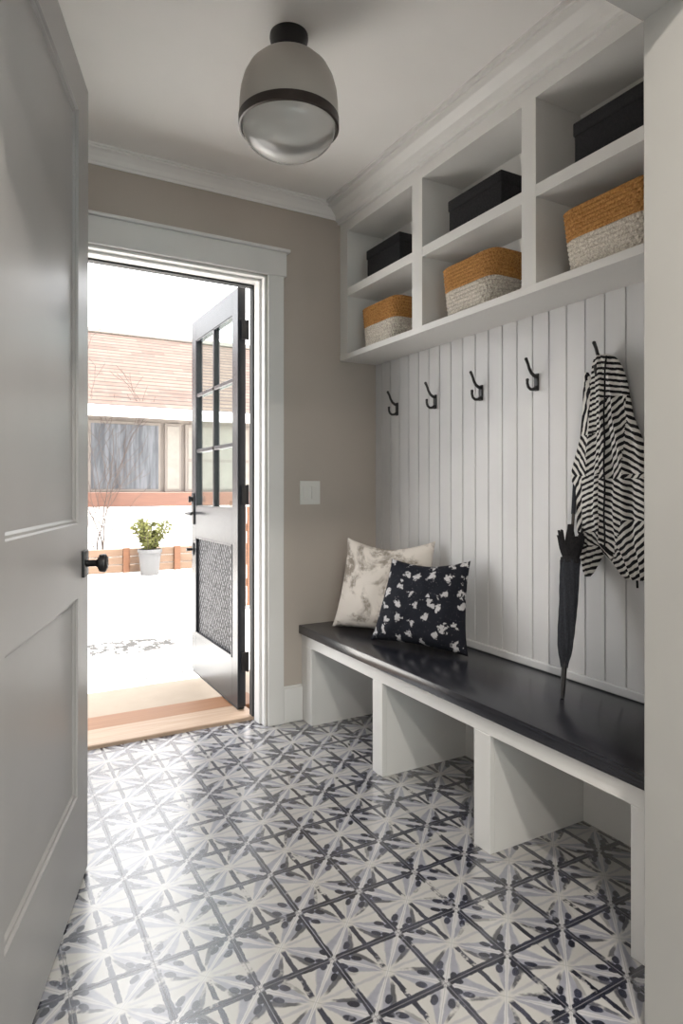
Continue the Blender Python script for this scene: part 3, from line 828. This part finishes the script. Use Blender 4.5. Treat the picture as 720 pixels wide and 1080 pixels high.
FYH = 10.75                                # neighbour's front wall
nb = empty('neighbor_house', (3.5, FYH, -.12)); tag(nb, 'low house across the yard with pink shingle roof and window band', 'building')
def Wn(x0, x1, y0, y1, z0, z1): return (x0 - 3.5, x1 - 3.5, y0 - FYH, y1 - FYH, z0 + .12, z1 + .12)
NX0, NX1 = -3, 12
obj('house_wall', B(Wn(NX0, NX1, FYH, FYH + .2, -.12, .905)), M['siding'], nb)
obj('upper_wall', B(Wn(NX0, NX1, FYH + .06, FYH + .2, 1.14, 2.50)), M['frame_tan'], nb)
obj('brick_sill_band', B(Wn(NX0, NX1, FYH - .05, FYH + .2, .905, 1.14), bev=.01), M['brown'], nb)
obj('fascia', B(Wn(NX0 - .3, NX1 + .3, FYH - .42, FYH - .36, 2.33, 2.50), Wn(NX0 - .3, NX1 + .3, FYH - .40, FYH + .2, 2.44, 2.48)), M['siding'], nb)
bm = bmesh.new()
L_ = math.hypot(2.5, 1.72); box(bm, -8, 8, 0, L_, -.06, 0)
ro = obj('roof', bm, M['shingle'], nb, loc=(4.5 - 3.5, -.42, 2.50 + .12)); ro.rotation_euler = (math.atan2(1.72, 2.5), 0, 0)
obj('ridge_cap', B(Wn(NX0, NX1, FYH + 1.98, FYH + 2.16, 4.17, 4.27), bev=.02), M['blind'], nb)
x = .2; k = 0
pat = [1.2, 1.15, .28, 1.2, .45, 1.3, .9, 1.2, .4, 1.2, 1.2]
kinds = ['curtain', 'curtain', 'blind', 'blind', 'blind', 'curtain', 'blind', 'curtain', 'blind', 'curtain', 'curtain']
for wd, kd in zip(pat, kinds):
    wn_ = obj('window', B(Wn(x, x + wd, FYH + .01, FYH + .06, 1.14, 2.30), bev=.005), M['frame_tan'], nb)
    if kd == 'blind' and wd > .6:
        bs = [(x + .05, x + wd - .05, 1.19, 1.66), (x + .05, x + wd - .05, 1.71, 2.25)]
    else: bs = [(x + .04, x + wd - .04, 1.19, 2.25)]
    obj('pane', B(*[Wn(a, b, FYH - .002, FYH + .012, c0, d0) for a, b, c0, d0 in bs]), M[kd], wn_)
    x += wd + .07

# timber planter edge with posts
bed = empty('timber_edging', (2.5, 10.3, -.12)); tag(bed, 'low orange timber edging along the foot of the house', 'garden edging')
for z in (0, .125, .25): obj('rail', B((-4.5, 8, 0, .09, z + .005, z + .12), bev=.006), M['timber'], bed)
for px_ in (-1.4, -.58, .22, 1.3, 2.6, 3.9): obj('post', B((px_, px_ + .10, -.05, 0, 0, .39), bev=.006), M['cedar'], bed)
cf = empty('cedar_fence', (2.37, 6.50, -.12)); tag(cf, 'orange cedar fence seen in the gap behind the open black door', 'fence')
for i in range(9): obj('board', B((i * .15, i * .15 + .14, 0, .02, .04, 1.12), bev=.003), M['cedar'], cf)
obj('rail', B((0, 1.35, .02, .06, .25, .33), (0, 1.35, .02, .06, .85, .93)), M['cedar'], cf)
obj('post', B((0, .09, .06, .15, 0, 1.18)), M['cedar'], cf)

# potted shrub
PXp, PYp = 2.235, 9.85
sh = empty('potted_shrub', (PXp, PYp, -.12)); tag(sh, 'yellow-green shrub in a pale pot in the yard', 'potted plant')
bm = bmesh.new(); lathe(bm, [(0, 0), (.125, 0), (.132, .01), (.165, .34), (.182, .345), (.184, .39), (.168, .395), (.155, .34), (0, .33)], 40); obj('pot', bm, M['pot'], sh, 40)
bm = bmesh.new(); R2 = random.Random(5); lf = bmesh.new()
for k in range(20):
    a = R2.random() * 2 * PI; ln = .38 + R2.random() * .26; sp = .10 + R2.random() * .27
    pts = [(.04 * math.cos(a), .04 * math.sin(a), .33)]
    for q_ in range(1, 6):
        f = q_ / 5; pts.append(((.04 + sp * f ** 1.3) * math.cos(a + .3 * f), (.04 + sp * f ** 1.3) * math.sin(a + .3 * f), .33 + ln * f * (1 - .12 * f)))
    tube(bm, pts, [.007 - .001 * q_ for q_ in range(6)], 6)
    for q_ in range(60):
        f = .12 + .78 * R2.random(); i0 = min(4, int(f * 5)); ff = f * 5 - i0; p = Vector(pts[i0]).lerp(Vector(pts[i0 + 1]), min(1, ff))
        d = Vector((R2.uniform(-1, 1), R2.uniform(-1, 1), R2.uniform(-.2, 1))).normalized(); s_ = d.cross(Vector((R2.uniform(-1, 1), R2.uniform(-1, 1), .3))).normalized(); l = .045 + R2.random() * .04; w_l = l * .24
        vs = [lf.verts.new(p), lf.verts.new(p + d * l * .5 + s_ * w_l), lf.verts.new(p + d * l), lf.verts.new(p + d * l * .5 - s_ * w_l)]
        lf.faces.new(vs)
obj('stem', bm, M['twig'], sh, 60); obj('foliage', lf, M['leaf'], sh)

# bare climbing vine on the house
def vine(x0, label, seed, h=1.6):
    rv = random.Random(seed); bm = bmesh.new()
    def br(p, d, r_, n, lv):
        pts = [p]; rs = [r_]
        for i in range(n):
            d = (d + Vector((rv.uniform(-.2, .2), rv.uniform(-.02, .02), rv.uniform(-.05, .25)))).normalized(); p = p + d * .10
            pts.append(p); rs.append(max(.003, r_ * (1 - i / n * .7)))
            if lv < 3 and rv.random() < .22: br(p, (d + Vector((rv.choice((-1, 1)) * .8, 0, .1))).normalized(), rs[-1] * .65, int(n * .55), lv + 1)
        tube(bm, pts, rs, 6)
    for _ in range(3): br(Vector((rv.uniform(-.05, .05), 0, 0)), Vector((rv.uniform(-.08, .08), 0, 1)).normalized(), .012, int(h * 10), 0)
    o = obj('bare_vine', bm, M['twig'], None, 60, loc=(x0, 10.55, -.12)); tag(o, label, 'vine')
    return o
vine(1.62, 'leafless vine climbing past the house windows beside the white door', 2, 2.3)

# ---------------------------------------------------------------- light
wd = bpy.data.worlds.new('World'); sc.world = wd; wd.use_nodes = True
bg = wd.node_tree.nodes['Background']; bg.inputs[0].default_value = (.975, .985, 1.0, 1); bg.inputs[1].default_value = 3.6
sun = bpy.data.lights.new('sun', 'SUN'); sun.energy = 14.0; sun.angle = math.radians(1.5); sun.color = (1, .96, .90)
so = bpy.data.objects.new('sun', sun); C.objects.link(so)
so.rotation_euler = Vector((-.10, .35, -1.0)).to_track_quat('-Z', 'Y').to_euler()
def area(name, loc, rot, sx, sy, e, col=(1, 1, 1), portal=False):
    l = bpy.data.lights.new(name, 'AREA'); l.shape = 'RECTANGLE'; l.size = sx; l.size_y = sy; l.energy = e; l.color = col
    o = bpy.data.objects.new(name, l); C.objects.link(o); o.location = loc; o.rotation_euler = rot
    if portal: l.cycles.is_portal = True
    return o
area('doorway_portal', ((OX0 + OX1) / 2, YO + .03, OZ / 2), (-PI / 2, 0, 0), OX1 - OX0, OZ, 1, portal=True)
area('fill_window_portal', (cxw, HY0 + .01, (wz0 + wz1) / 2), (PI / 2, 0, 0), wx1 - wx0, wz1 - wz0, 1, portal=True)
# unseen lamps added in the hall ceiling as fill light
for i, (x, y) in enumerate(((-.5, -1.0), (1.2, -1.0), (.4, -.1))):
    dl = empty('hall_fill_light', (x, y, ZC)); tag(dl, 'added fill lamp in the hall ceiling behind the camera', 'ceiling light', 'added hall fill lamps')
    bm = bmesh.new(); lathe(bm, [(.075, 0), (.095, 0), (.095, -.006), (.075, -.004)], 32); obj('trim_ring', bm, M['white'], dl, 40)
    l = area('lamp', (x, y, ZC - .01), (0, 0, 0), .15, .15, 34, (1, .93, .84)); l.data.shape = 'DISK'

# ---------------------------------------------------------------- camera
cam = bpy.data.cameras.new('camera'); co = bpy.data.objects.new('camera', cam); C.objects.link(co)
cam.sensor_fit = 'VERTICAL'; cam.sensor_height = 36; cam.sensor_width = 24; cam.lens = 669.33 * 36 / 1080
cam.shift_x = (360 - 350.44) / 1080; cam.shift_y = -(540 - 514.26) / 1080
cam.clip_start = .02
co.location = (0, 0, 1.19); co.rotation_euler = (PI / 2 + .0023, 0, -.5031)
sc.camera = co
sc.view_settings.view_transform = 'Standard'; sc.view_settings.look = 'None'; sc.view_settings.gamma = 1; sc.view_settings.use_curve_mapping = False
sc.view_settings.exposure = 0.30
sc.cycles.max_bounces = 10; sc.cycles.diffuse_bounces = 7; sc.cycles.glossy_bounces = 4; sc.cycles.transparent_max_bounces = 12
sc.cycles.sample_clamp_indirect = 6; sc.cycles.caustics_reflective = False; sc.cycles.caustics_refractive = False
sc.cycles.use_denoising = True
